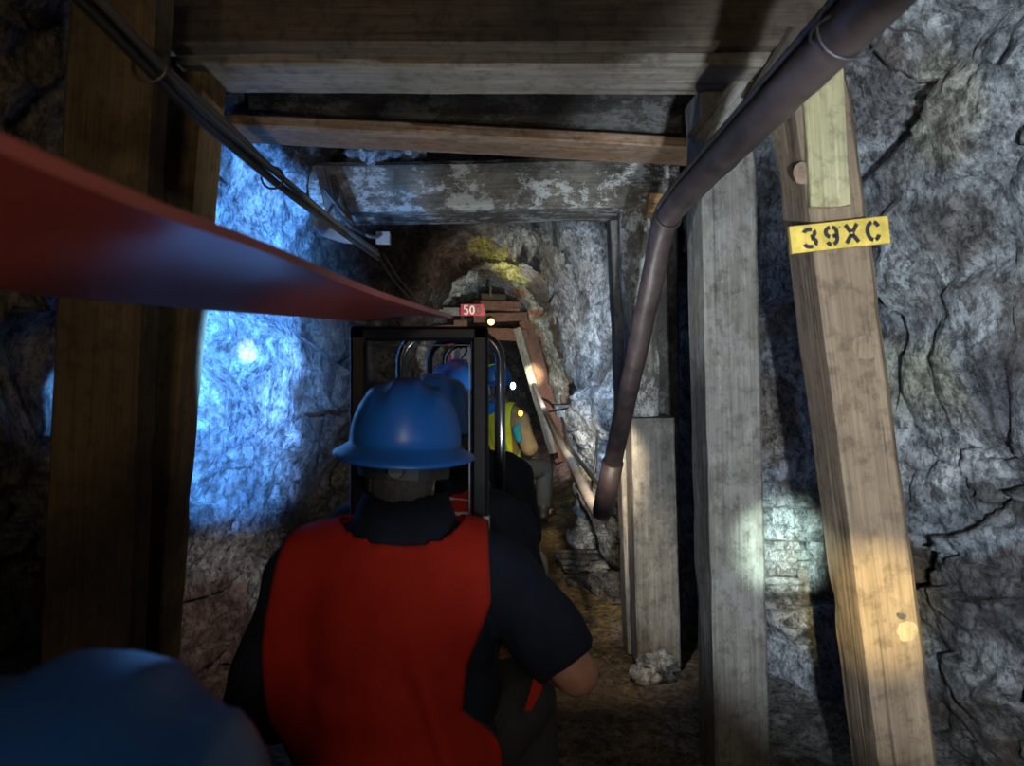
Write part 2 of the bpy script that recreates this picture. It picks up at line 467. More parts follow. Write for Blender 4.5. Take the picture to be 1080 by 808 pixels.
def post_px(name, top, bot, wpx, Yf, d, mat, **kw):
    """post whose front face centre runs top->bot (pixels) at front distance Yf"""
    a = P(bot[0], bot[1], Yf); b = P(top[0], top[1], Yf)
    a.y += d/2; b.y += d/2
    return timber(name, a, b, wpx/F*Yf, d, mat, **kw)

GP = 'timber posts of the drift sets'; GB = 'roof beams of the drift sets'
# near right post with its number board
t1 = post_px('timber_post', (866,62), (978,962), 62, 1.95, .20, W_TAN, rnd=.014)
tag(t1, 'leaning brown timber post at right that carries the yellow 39XC board', 'post', GP)
t2 = post_px('timber_post', (767,92), (784,832), 58, 2.45, .22, W_GREY, rnd=.008)
tag(t2, 'upright grey timber post just left of the leaning 39XC post', 'post', GP)
t3 = post_px('timber_post', (689,441), (696,704), 46, 3.42, .24, W_GREY, rnd=.008)
tag(t3, 'short grey timber post standing by the path below a second log', 'post', GP)
t3b = post_px('timber_post', (671,212), (680,440), 34, 3.50, .16, W_OLD, rnd=.03, rough=.01)
tag(t3b, 'mineral-stained log standing on top of the short grey post', 'post', GP)
t3c = post_px('timber_post', (700,228), (706,690), 30, 3.74, .14, W_BLACK, rnd=.01)
tag(t3c, 'dark upright timber behind the short grey post', 'post', GP)
bd = post_px('side_board', (649,232), (668,690), 10, 3.62, .16, W_GREY, rnd=.004)
tag(bd, 'narrow grey board edging the left of the short grey post', 'board')
bk = timber('wood_block', P(684,214,3.38)+Vector((0,.08,0)), P(719,216,3.38)+Vector((0,.08,0)), .085, .16, W_ORANGE, rnd=.004)
tag(bk, 'small fresh orange wood block wedged under the crusted beam', 'block')
tk = timber('wood_block', P(738,160,2.44)+Vector((0,-.05,0)), P(792,92,2.44)+Vector((0,-.05,0)), .12, .05, W_GREY, rnd=.006)
tag(tk, 'pale diagonal wood block at the top of the grey upright post', 'block')
# left posts
tA = post_px('timber_post', (122,-60), (72,960), 92, 1.72, .10, W_WARMD, rnd=.01)
tag(tA, 'nearest dark brown timber post at the far left', 'post', GP)
tB = post_px('timber_post', (182,60), (118,850), 74, 2.30, .16, W_WARM, rnd=.008)
tag(tB, 'yellowish timber post at left beside the blue-lit rock', 'post', GP)

def beam_px(name, l, r, hpx, Yf, d, mat, dy=0, **kw):
    """l, r: pixels of the bottom front edge ends; hpx height in pixels; dy extra distance at right end"""
    h = hpx/F*Yf
    a = P(l[0], l[1], Yf); b = P(r[0], r[1], Yf+dy)
    a += Vector((0, d/2, h/2)); b += Vector((0, d/2, h/2))
    return timber(name, a, b, h, d, mat, **kw)
tag(beam_px('roof_beam', (176,47), (888,47), 78, 2.18, .20, W_DARK), 'nearest large dark roof beam across the top', 'beam', GB)
tag(beam_px('roof_beam', (184,68), (818,69), 21, 2.24, .24, W_CAP, rnd=.008), 'brown roof beam with pale underside resting on the grey post', 'beam', GB)
tag(beam_px('roof_beam', (262,116), (764,142), 46, 2.82, .18, W_BLACK), 'black weathered roof beam lying on the slanting brown plank', 'beam', GB)
tag(beam_px('roof_beam', (222,130), (742,158), 12, 2.74, .24, W_BROWN, rnd=.005), 'thin brown slanting roof plank with a pale underside', 'beam', GB)
tag(beam_px('roof_beam', (326,222), (716,218), 53, 3.44, .36, W_OLD, rnd=.02, rough=.009), 'thick white-crusted roof beam farthest back of the timber set', 'beam', GB)
# short end piece above right side and lagging planks over the beams
tag(timber('side_rail_timber', P(812,100,2.2)+Vector((0,.1,0)), P(862,20,2.1)+Vector((0,.1,0)), .10, .12, W_DARK), 'short dark timber wedged beside the top of the leaning post', 'block')
lag = [((226,88),(262,128),2.95,.05,W_GREY), ((252,92),(262,124),2.98,.05,W_GREY), ((338,178),(352,232),3.36,.035,W_GREY), ((350,186),(372,240),3.40,.03,W_BLACK)]
labs = ['short pale plank slanting under the left end of the roof beams', 'upright pale plank stub under the left end of the roof beams',
        'grey strap board hanging before the left end of the crusted beam', 'thin dark stick crossing before the left end of the crusted beam']
for (a, b, Y, w, m), lb in zip(lag, labs):
    tag(timber('wood_plank', P(*a, Y), P(*b, Y), w, .02, m, rnd=.002), lb, 'plank', 'plank offcuts by the roof beams')
# stones seen between the beams
def stone(loc, s, col, label, seed=0, group=None):
    bm = bmesh.new(); bmesh.ops.create_icosphere(bm, subdivisions=4, radius=1)
    for v in bm.verts:
        p = v.co+Vector((seed*3.1, seed*1.7, 0))
        a, e = facets(p*.6, 1.9)
        v.co = v.co*(1+.28*a+.12*noise.fractal(p*1.5, 1, 2, 4))
        v.co = Vector((v.co.x*s[0], v.co.y*s[1], v.co.z*s[2]))
    o = mk_bm('rock_chunk', bm, M_STONE, None, True); o.location = loc
    ca = o.data.color_attributes.new('Col', 'FLOAT_COLOR', 'POINT')
    for d in ca.data: d.color = (*col, 1)
    tag(o, label, 'rock', group); return o
stone(P(392,158,3.5), (.12,.10,.07), (.55,.57,.6), 'pale rock wedged above the left half of the crusted beam', 1)
stone(P(432,160,3.55), (.07,.10,.06), (.45,.45,.47), 'small pale rock wedged above the middle of the crusted beam', 2)
stone(P(1000,795,2.62)+Vector((.0,0,.0)), (.06,.07,.05), (.34,.33,.36), 'pinkish grey rock chunk at the foot of the right wall', 3)
stone(P(1052,792,2.66), (.07,.08,.05), (.20,.20,.20), 'dark rock chunk in the lower right corner', 4)
stone(P(962,806,2.55)-Vector((0,0,.02)), (.05,.06,.04), (.22,.21,.21), 'small rock beside the foot of the leaning post', 5)
stone(P(692,700,3.36)-Vector((0,0,.02)), (.085,.05,.07), (.55,.56,.56), 'white crusted rock lump at the foot of the short grey post', 6)
stone(P(622,560,5.5)-Vector((0,0,.03)), (.14,.18,.14), (.62,.64,.64), 'large white rock lump at the wall beyond the bent pipe', 7)
stone(P(612,600,5.0)-Vector((-.12,0,.0)), (.08,.09,.05), (.5,.5,.5), 'low white rock on the path edge beyond the bent pipe', 8)

# ------------------------------------------------------------------ strokes for lettering
def strokes(name, lines, w, th, M, mat, parent):
    """lines: polylines in board plane (x right, z up); prism th thick towards -Y"""
    V, Fc = [], []
    for ln in lines:
        pts = [Vector((p[0], 0, p[1])) for p in ln]; b0 = len(V)
        for i, p in enumerate(pts):
            a = pts[max(0,i-1)]; b = pts[min(len(pts)-1,i+1)]
            t = (b-a).normalized(); nrm = Vector((-t.z, 0, t.x))
            for sgn in (1,-1):
                for yy in (0, -th):
                    V.append(M @ (p+nrm*sgn*w/2+Vector((0,yy,0))))
        m = len(pts)
        for i in range(m-1):
            a = b0+i*4; c = a+4
            Fc += [(a+1,c+1,c+3,a+3), (a,a+2,c+2,c), (a,c,c+1,a+1), (a+2,a+3,c+3,c+2)]
        Fc += [(b0,b0+1,b0+3,b0+2), (b0+4*(m-1),b0+4*(m-1)+2,b0+4*(m-1)+3,b0+4*(m-1)+1)]
    return mk(name, V, Fc, mat, parent)
def arc(cx, cy, rx, ry, a0, a1, n=9):
    return [(cx+rx*math.cos(R(a0+(a1-a0)*i/n)), cy+ry*math.sin(R(a0+(a1-a0)*i/n))) for i in range(n+1)]
def sten(ch, x, h):   # stencil glyphs, cell width .62h, origin lower left
    o = []
    if ch == '3':
        o = [arc(.3,.76,.22,.21,168,60,6), arc(.3,.76,.22,.21,35,-80,8), arc(.3,.25,.24,.23,75,-40,8), arc(.3,.25,.24,.23,-65,-168,6)]
    if ch == '9':
        o = [arc(.3,.70,.22,.26,97,255), arc(.3,.70,.22,.26,75,0)+[(.52,.36)]+arc(.30,.34,.22,.32,-12,-75), arc(.3,.70,.22,.26,-42,-78,4), arc(.30,.34,.22,.32,-100,-150)]
    if ch == 'X':
        o = [[(.05,1),(.26,.56)], [(.30,.47),(.53,0)], [(.53,1),(.32,.56)], [(.27,.46),(.04,0)]]
    if ch == 'C':
        o = [arc(.32,.5,.24,.48,98,262,14), arc(.32,.5,.24,.48,78,28), arc(.32,.5,.24,.48,-28,-78)]
    if ch == '5':
        o = [[(.5,1),(.12,1),(.1,.58)], arc(.28,.3,.24,.3,110,-150,12)]
    if ch == '0':
        o = [arc(.3,.5,.23,.46,0,360,18)]
    if ch == '2':
        o = [arc(.3,.72,.23,.26,160,-20,9)+[(.08,.03),(.55,.03)]]
    k = 1.0 if ch in '502' else 1.35
    return [[(x+p[0]*h*k, p[1]*h) for p in l] for l in o]
# 39XC board on the leaning post
def frame_from(pl, pr, yoff=0):
    xx = (pr-pl).normalized(); zz = Vector((0,0,1)); zz = (zz-xx*zz.dot(xx)).normalized(); yy = zz.cross(xx)
    M = Matrix((xx, yy, zz)).transposed().to_4x4(); M.translation = pl+yy*yoff; return M
pl, pr = P(836,267.5,1.905), P(940,256,1.905)
Mb = frame_from(pl, pr); bw = (pr-pl).length; bh = 29/F*1.905
root = empty('number_board', pl+(pr-pl)/2); tag(root, 'yellow wooden board stencilled 39XC in black on the leaning post', 'sign')
bpy.context.view_layer.update()
Wi = root.matrix_world.inverted()
bm = bmesh.new(); bevel_box(bm, (0,0,0), (bw,.016,bh), .0015)
for v in bm.verts: v.co = Wi @ (Mb @ (v.co+Vector((bw/2,.010,bh/2))))
mk_bm('board', bm, M_YSIGN, root)
hh = 19.5/F*1.905
for ch, px in (('3',12),('9',35),('X',57),('C',79)):
    ln_ = [[(p[0], p[1]+4.6/F*1.905) for p in l] for l in sten(ch, px/F*1.905, hh)]
    strokes('character', ln_, 4.3/F*1.905, .0012, Wi @ Mb @ Matrix.Translation((0,.0012,0)), M_INK, root)
bm = bmesh.new(); bmesh.ops.create_uvsphere(bm, u_segments=10, v_segments=6, radius=.002)
for v in bm.verts: v.co = Wi @ (Mb @ (v.co+Vector((.122,.001,.052))))
mk_bm('nail', bm, M_DSTEEL, root, True)
# pale board above it
yb = post_px('pale_board', (868,62), (877,217), 44, 1.925, .022, W_YEL, rnd=.003)
tag(yb, 'pale yellow-green board nailed upright above the 39XC board', 'board')
# knots of the leaning post
def disc(name, loc, r, th, mat, parent=None, seed=0, sq=1.0):
    V = []; n = 28
    for y in (0, -th):
        for k in range(n):
            a = 2*math.pi*k/n; rr = r*(1+.12*noise.noise(Vector((math.cos(a)*2, math.sin(a)*2, seed))))
            V.append(Vector((rr*math.cos(a), y, rr*math.sin(a)*sq)))
    V += [Vector((0,-th*1.3,0))]
    Fc = [(k, n+k, n+(k+1)%n, (k+1)%n) for k in range(n)]+[(n+k, 2*n, n+(k+1)%n) for k in range(n)]
    o = mk(name, V, Fc, mat, parent, False)
    if parent is not None:
        bpy.context.view_layer.update()
        o.matrix_local = parent.matrix_world.inverted() @ Matrix.Translation(loc)
    else: o.location = loc
    return o
bpy.context.view_layer.update()
W_KNOT = wood('knot_wood', (.36,.27,.16), (.5,.4,.25), (.2,.14,.08), .4)
tag(disc('knot', P(955,668,1.952), .030, .006, W_KNOT, t1, 1, 1.1), 'round pale knot at the notch')
tag(disc('knot', P(951,651,1.951), .024, .004, W_BLACK, t1, 5, .7), 'dark disc for the shaded notch above the pale knot')  # flat dark disc; the notch's shade is put into its colour
tag(disc('knot', P(912,366,1.952), .034, .005, W_TAN, t1, 3, .9), 'ringed knot')
tag(disc('knot', P(846,183,1.952), .024, .005, W_BROWN, t1, 4, 1.2), 'orange knot beside the pale board')

# ------------------------------------------------------------------ pipe, cables
pp = smoothpath([P(1200,-300,.60), P(1010,-88,.80), P(922,2,1.02), P(840,86,1.32), P(770,157,1.74), P(722,207,2.18), P(701,236,2.36), P(690,285,2.48), P(672,370,2.74), P(650,470,3.02), P(635,543,3.22)], 10)
pr_ = empty('bent_pipe', pp[40]); tag(pr_, 'rusty brown bent pipe running down the right side to the path', 'pipe')
def rel(pts, root): return [Vector(p)-root.location for p in pts]
tube('pipe', rel(pp, pr_), [.0365]*len(pp), M_PIPE, pr_, 18, jitter=.08)
tube('coupling', rel([pp[92], pp[99]], pr_), .043, M_PIPE, pr_, 18)
def ring(c, t, r, w, nm, mat, root):
    t = t.normalized(); u = t.orthogonal().normalized(); v = t.cross(u)
    pts = [c+(u*math.cos(a)+v*math.sin(a))*r-root.location for a in [2*math.pi*k/20 for k in range(20)]]
    return tube(nm, pts, w, mat, root, 6, closed=True)
for i in (58, 96): ring(pp[i], pp[i+1]-pp[i-1], .040, .004, 'pipe_clamp', M_DSTEEL, pr_)
cb = [p+Vector((-.030,-.012,.030)) for p in pp[:64]]
c_ = tube('pipe_cable', cb, .0065, M_CABLE, None, 8); tag(c_, 'thin black cable running along the top of the bent pipe', 'cable')
# wire tie
tw = empty('wire_tie', P(918,25,1.06)); tag(tw, 'twisted black wire tied round the near end of the pipe', 'wire')
k = 23
ring(pp[k], pp[k+1]-pp[k-1], .046, .0022, 'loop', M_CABLE, tw)
ring(pp[k]+Vector((0,.012,0)), pp[k+1]-pp[k-1]+Vector((0,.0,.3)), .049, .0022, 'loop', M_CABLE, tw)
tube('loose_end', rel(smoothpath([P(930,22,1.03), P(944,33,1.04), P(958,32,1.05), P(972,36,1.06)], 4), tw), .002, M_CABLE, tw, 6)
# far pale pipe
fp = smoothpath([P(634,547,3.26), P(618,520,3.6), P(600,482,4.6), P(588,462,5.6), P(576,436,7.6), P(563,406,9.6)], 8)
o = tube('wall_pipe', fp, .026, M_PALEPIPE, None, 12, jitter=.05); tag(o, 'pale pipe sloping along the right wall into the distance', 'pipe')
o = tube('wall_hose', smoothpath([P(640,520,3.35), P(622,500,4.0), P(600,468,4.7), P(592,440,5.6), P(580,425,6.6), P(572,420,7.4)], 8), .011, M_CABLE, None, 8)
tag(o, 'black hose drooping above the pale wall pipe', 'hose')
o = tube('wall_hose', smoothpath([P(602,430,5.4), P(586,433,5.6), P(580,434,5.8)], 5), .007, M_CABLE, None, 8)
tag(o, 'short black rod sticking out above the pale wall pipe', 'rod')
o = tube('wall_hose', smoothpath([P(630,455,3.9), P(628,490,3.9), P(622,530,3.8), P(632,548,3.5)], 6), .006, M_CABLE, None, 8)
tag(o, 'thin black hose hanging behind the lower end of the bent pipe', 'hose')
# cable bundle overhead at left
offs = [(0,0,.0), (.017,0,.006), (-.013,0,.012), (.006,0,.020), (.010,0,-.014)]
base = [P(-60,-130,.78), P(60,-25,.95), P(180,95,1.26), P(243,152,1.55), P(300,200,1.98), P(350,237,2.65), P(396,270,3.55)]
for i, of in enumerate(offs):
    pts = smoothpath([b+Vector(of)*(1+.25*math.sin(j*1.7+i)) for j, b in enumerate(base)], 8)
    o = tube('power_cable', pts, (.0095,.008,.007,.0075,.006)[i], (M_CABLE, M_CABLE2, M_CABLE, M_CABLE2, M_CABLE)[i], None, 8)
    tag(o, 'power cable in the bundle strung overhead along the left side', 'cable', 'bundled cables overhead at left')
for t in (.3, .62):
    pts = smoothpath(base, 8); i = int(t*len(pts)); e = empty('cable_tie', pts[i]); tag(e, 'black tie round the overhead cables %s' % ('before the near left post' if t < .5 else 'where they pass the blue-lit rock'), 'tie')
    ring(pts[i]+Vector((.003,0,.003)), pts[i+1]-pts[i], .026, .003, 'band', M_CABLE, e)
for dx, lb in ((0,'thin wire running down from the overhead cables to the red canopy'), (7,'second thin wire just right of its twin below the overhead cables')):
    o = tube('thin_wire', smoothpath([P(398+dx,268,3.56), P(412+dx,292,3.9), P(432+dx,316,4.6)], 5), .005, M_CABLE, None, 6); tag(o, lb, 'wire')
o = tube('conduit_loop', smoothpath([P(350,196,3.30), P(356,222,3.30), P(372,240,3.30), P(392,250,3.32), P(402,247,3.36)], 8), .008, M_CABLE2, None, 8)
tag(o, 'grey cable loop hanging at the left end of the crusted beam', 'cable')
jb = empty('junction_box', P(405,252,3.4)); tag(jb, 'small grey junction box under the crusted beam', 'box')
box('box_body', (0,0,0), (.055,.05,.05), M_STEEL, jb, .004); box('cover', (0,-.028,0), (.06,.008,.055), M_STEEL, jb, .002)
br = empty('cable_bracket', P(348,215,3.2)); tag(br, 'bright metal bracket holding the overhead cables', 'bracket')
tube('arm', rel([P(357,206,3.2), P(340,234,3.1)], br), .007, M_STEEL, br, 8)
tube('arm', rel([P(343,200,3.2), P(364,228,3.1)], br), .006, M_STEEL, br, 8)
sh = mk('plastic_sleeve', [P(330,228,2.8), P(352,240,2.9), P(374,256,3.0), P(362,255,3.0), P(338,247,2.85), P(331,238,2.8)]+[q+Vector((0,.012,-.004)) for q in [P(330,228,2.8), P(352,240,2.9), P(374,256,3.0), P(362,255,3.0), P(338,247,2.85), P(331,238,2.8)]],
        [(0,1,2,3,4,5),(11,10,9,8,7,6)]+[(i,(i+1)%6+0,(i+1)%6+6,i+6) for i in range(6)], M_STEEL)
tag(sh, 'shiny grey plastic sleeve under the overhead cables', 'sleeve')

# ------------------------------------------------------------------ far set, lamp and plates
fs = empty('mine_portal_set', (0,10.2,0)); tag(fs, 'rusty red roof set with leaning leg at the far bend', 'timber set')
def tl(name, a, b, w, d, m): 
    bpy.context.view_layer.update()
    return timber(name, a, b, w, d, m, fs, rnd=.008)
bpy.context.view_layer.update()
tl('leg', P(593,486,10.2), P(555,338,10.2), .20, .13, W_RED)
tl('leg', P(486,486,10.2), P(486,338,10.2), .18, .14, W_RED)
tag(tl('brace', P(583,478,9.9), P(545,346,9.9), .105, .06, W_GREY), 'pale steel-grey brace in front of the leg')
tl('cap_beam', P(462,350,10.1), P(556,354,10.1), .16, .14, W_RED)
tl('cap_beam', P(500,336,10.2), P(556,334,10.2), .12, .12, W_RED)
tl('cap_beam', P(500,322,10.25), P(548,324,10.25), .13, .14, W_RED)
tl('cap_beam', P(508,313,10.3), P(534,314,10.3), .08, .12, W_DARK)
tl('rod', P(517,298,10.1), P(517.5,313,10.1), .03, .03, W_BLACK)
o = timber('shelf_board', P(462,329,9.85), P(512,329,9.85), .10, .06, W_GREY, rnd=.004); tag(o, 'grey board behind the red number plate at the far set', 'board')
def plate(name, c, w, h, mat, label, cat, txt, tcol, tw, th_, back=None, extra=None):
    r = empty(name, c); tag(r, label, cat)
    box('plate', (0,0,0), (w,.012,h), mat, r, .002)
    if back: box('number_panel', (0,-.008,-h*.06), (w*.74,.008,h*.72), back, r, .001)
    n = len(txt); cell = w*.78/n
    for i, ch in enumerate(txt):
        x0 = -w*.39+i*cell+cell*.5-.3*th_
        strokes('digit', [[(p[0], p[1]-th_/2) for p in l] for l in sten(ch, x0, th_)], tw, .003, Matrix.Translation((0,-.0065-(.0075 if back else 0),0)), tcol[i] if isinstance(tcol, list) else tcol, r)
    return r
plate('number_plate', P(498,327,9.7), .29, .145, M_REDP2, 'small red plate numbered 500 on the far set', 'sign', '500', [M_WHITE, M_WHITE, M_DSTEEL], .018, .105)
plate('number_plate', P(489,373,4.60), .19, .18, M_REDP2, 'red-bordered white number 2 sign above the riders', 'sign', '2', M_INK, .011, .085, back=M_WHITE)
lp = empty('mine_lamp', P(518,339.5,9.75)); tag(lp, 'small glowing amber lamp on the far set', 'lamp')
bm = bmesh.new(); bmesh.ops.create_uvsphere(bm, u_segments=16, v_segments=10, radius=.042); mk_bm('bulb', bm, M_GLOW, lp, True)
bm = bmesh.new(); bmesh.ops.create_cone(bm, segments=16, radius1=.05, radius2=.03, depth=.06, cap_ends=True)
for v in bm.verts: v.co = Vector((v.co.x, v.co.z+.06, v.co.y))
mk_bm('socket', bm, M_DSTEEL, lp, True)

# ------------------------------------------------------------------ mine train
CX = -.21
def car(y0, y1, label):
    r = empty('mine_train_car', (CX, (y0+y1)/2, 0)); tag(r, label, 'train car', 'mine train cars')
    ln = y1-y0
    box('seat', (0,0,.390), (.22,ln-.04,.05), M_SEAT, r, .02)
    box('body_shell', (0,0,.305), (.18,ln-.06,.12), M_REDPAINT, r, .01)
    for s in (-1,1):
        box('footboard', (s*.27,0,.085), (.16,ln-.1,.02), M_DSTEEL, r, .004)
        for yy in (-ln/2+.25, 0, ln/2-.25): box('bracket', (s*.16,yy,.13), (.14,.03,.07), M_DSTEEL, r, .004)
    box('chassis', (0,0,.215), (.24,ln-.02,.07), M_DSTEEL, r, .006)
    for s in (-1,1):
        for yy in (-ln/2+.35, ln/2-.35):
            bm = bmesh.new(); bmesh.ops.create_cone(bm, segments=28, radius1=.10, radius2=.10, depth=.05, cap_ends=True)
            r2 = bmesh.ops.create_cone(bm, segments=28, radius1=.118, radius2=.118, depth=.012, cap_ends=True)
            for v in r2['verts']: v.co.z -= s*.028
            for v in bm.verts: v.co = Vector((v.co.z+s*.22, v.co.x+yy, v.co.y+.165))
            mk_bm('wheel', bm, M_RAIL, r)
    return r
car(-1.2, 1.82, 'nearer rail car the red-vested riders straddle')
car(1.9, 4.9, 'second rail car ahead under the black hoops')
car(5.0, 7.0, 'farthest rail car under the rider in the yellow vest')
for s, lb in ((-1,'left'),(1,'right')):
    prof = [(-.035,0),(.035,0),(.035,.008),(.006,.014),(.006,.045),(.018,.050),(.018,.065),(-.018,.065),(-.018,.050),(-.006,.045),(-.006,.014),(-.035,.008)]
    V = [Vector((CX+s*.22+x, yy, z)) for yy in (-2.8, 8.5) for x, z in prof]; n = len(prof)
    o = mk('rail', V, [(i,(i+1)%n,n+(i+1)%n,n+i) for i in range(n)]+[tuple(range(n))[::-1], tuple(range(n,2*n))], M_RAIL)
    tag(o, 'worn steel %s rail of the narrow track' % lb, 'rail')
yy = -2.4
# hoops
def hoop(name, Y, xc, w, top, r, sq, label, mat=M_BLACK, h=1.0):
    root = empty(name, (xc, Y, .50)); tag(root, label, 'frame', 'black canopy hoops of the train')
    t = top-.50; hw = w/2
    if sq:
        bmw = .021
        for s in (-1,1):
            box('upright', (s*(hw-r), 0, t/2-.0), (2*r, 2*r, t), M_BLACKM, root, .008)
        box('top_bar', (0,0,t-r*.85), (w,2*r,1.7*r), M_BLACKM, root, .008)
        tube('edge_trim', [(-hw+2*r+.004,-.012,t-2*r-.004), (hw-2*r-.004,-.012,t-2*r-.004), (hw-2*r-.004,-.012,.2)], .0022, M_STEEL, root, 6)
        box('latch', (hw-r+.015, -.012, .455), (.018,.02,.075), M_STEEL, root, .003)
    else:
        c = .09; pts = [Vector((-hw,0,0)), Vector((-hw,0,t-c))]
        for k in range(1,8): a = math.pi-math.pi/2*k/8; pts.append(Vector((-hw+c+c*math.cos(a),0,t-c+c*math.sin(a))))
        pts += [Vector((-hw+c,0,t)), Vector((hw-c,0,t))]
        for k in range(1,8): a = math.pi/2-math.pi/2*k/8; pts.append(Vector((hw-c+c*math.cos(a),0,t-c+c*math.sin(a))))
        pts += [Vector((hw,0,t-c)), Vector((hw,0,0))]
        tube('hoop_tube', pts, r, mat, root, 14)
    return root
hoop('canopy_hoop', 1.86, -.2205, .329, 1.442, .0205, True, 'square black steel frame right behind the nearest rider\'s head')
hoop('canopy_hoop', 2.60, -.205, .33, 1.452, .018, False, 'rounded black hoop seen through the square frame')
hoop('canopy_hoop', 3.15, -.190, .29, 1.452, .014, False, 'middle rounded black hoop with glossy right leg')
hoop('canopy_hoop', 4.05, -.20, .30, 1.455, .014, False, 'farthest rounded black hoop before the number 2 sign')
# red canopy sheets
def canopy(name, right, left, label):
    R_ = smoothpath(right, 10); L_ = smoothpath(left, 10); n = 8; V, Fc = [], []
    m = len(R_)
    for th in (0, .010):
        for i in range(m):
            for k in range(n+1):
                t = k/n; p = R_[i].lerp(L_[i], t); p.z += .012*math.sin(math.pi*t)+th; V.append(p)
    w = n+1; off = m*w
    for i in range(m-1):
        for k in range(n):
            a = i*w+k; Fc.append((a, a+1, a+w+1, a+w)); Fc.append((off+a, off+a+w, off+a+w+1, off+a+1))
    for i in range(m-1):
        a = i*w; Fc.append((a, a+w, off+a+w, off+a)); a = i*w+n; Fc.append((a, off+a, off+a+w, a+w))
    for k in range(n):
        Fc.append((k, off+k, off+k+1, k+1)); a = (m-1)*w+k; Fc.append((a, a+1, off+a+1, off+a))
    o = mk(name, V, Fc, M_REDPAINT, None, False)
    for p in o.data.polygons: p.use_smooth = True
    md = o.modifiers.new('es', 'EDGE_SPLIT'); md.split_angle = R(40)
    tag(o, label, 'canopy', 'red canopy sheets of the train'); return o
canopy('train_canopy', [(-.25,-.4,1.466), (-.246,.368,1.452), (-.246,.80,1.463), (-.222,1.27,1.463), (-.150,1.93,1.464)],
       [(-.42,-.4,1.40), (-.40,.52,1.407), (-.402,.96,1.420), (-.402,1.45,1.440), (-.36,1.95,1.458)], 'long red painted canopy sheet sweeping over the near seats at left')
canopy('train_canopy', [(-.12,2.6,1.462), (-.12,3.3,1.463), (-.13,4.05,1.464)], [(-.30,2.6,1.462), (-.30,3.3,1.463), (-.30,4.05,1.464)], 'short red canopy sheet over the hoops farther ahead')

# ------------------------------------------------------------------ people
def prim(bm, kind, *a):
    if kind == 'e':
        c, s = a[0], a[1]; M = Euler([R(x) for x in (a[2] if len(a) > 2 else (0,0,0))]).to_matrix()
        r = bmesh.ops.create_icosphere(bm, subdivisions=3, radius=1)
        for v in r['verts']: v.co = M @ Vector((v.co.x*s[0], v.co.y*s[1], v.co.z*s[2])) + Vector(c)
    else:
        p0, r0, p1, r1 = Vector(a[0]), a[1], Vector(a[2]), a[3]
        t = (p1-p0).normalized(); u = t.orthogonal().normalized(); w = t.cross(u); n = 20; m = 6
        vs = []
        flat1 = kind == 'f'
        rings = []
        for k in range(1, m): b = math.pi/2*(1-k/m); rings.append((p0-t*r0*math.sin(b), r0*math.cos(b)))
        rings.append((p0, r0)); rings.append((p1, r1))
        if not flat1:
            for k in range(1, m): b = math.pi/2*k/m; rings.append((p1+t*r1*math.sin(b), r1*math.cos(b)))
        for c, r in rings: vs.append([bm.verts.new(c+(u*math.cos(2*math.pi*k/n)+w*math.sin(2*math.pi*k/n))*r) for k in range(n)])
        for i in range(len(vs)-1):
            for k in range(n): bm.faces.new((vs[i][k], vs[i][(k+1)%n], vs[i+1][(k+1)%n], vs[i+1][k]))
        bm.faces.new(vs[0][::-1]); bm.faces.new(vs[-1])
def blob(name, prims, voxel, mat, parent, sm=4, wob=0, wobf=8, seed=0):
    bm = bmesh.new()
    for p in prims: prim(bm, *p)
    bmesh.ops.recalc_face_normals(bm, faces=bm.faces)
    me = bpy.data.meshes.new('tmp'); bm.to_mesh(me); bm.free()
    o = bpy.data.objects.new('tmp', me); COL.objects.link(o)
    m = o.modifiers.new('r', 'REMESH'); m.mode = 'VOXEL'; m.voxel_size = voxel
    s = o.modifiers.new('s', 'SMOOTH'); s.factor = .5; s.iterations = sm
    dg = bpy.context.evaluated_depsgraph_get(); ev = o.evaluated_get(dg)
    me2 = bpy.data.meshes.new_from_object(ev); bpy.data.objects.remove(o)
    me2.name = name; me2.materials.clear(); me2.materials.append(mat)
    if wob:
        ns = [v.normal.copy() for v in me2.vertices]
        for v, nn in zip(me2.vertices, ns):
            q = v.co; d = 0
            a = noise.fractal(Vector((q.x*wobf, q.y*wobf, q.z*wobf*.55))+Vector((seed,0,0)), 1, 2, 3)
            rid = 1-abs(noise.noise(Vector((q.x*wobf*.9+q.z*4, q.y*wobf*.9, q.z*wobf*.7))+Vector((0,seed,3))))*2
            v.co = q+nn*(wob*a+wob*.7*max(0, rid))
    for p in me2.polygons: p.use_smooth = True
    return link(bpy.data.objects.new(name, me2), parent)

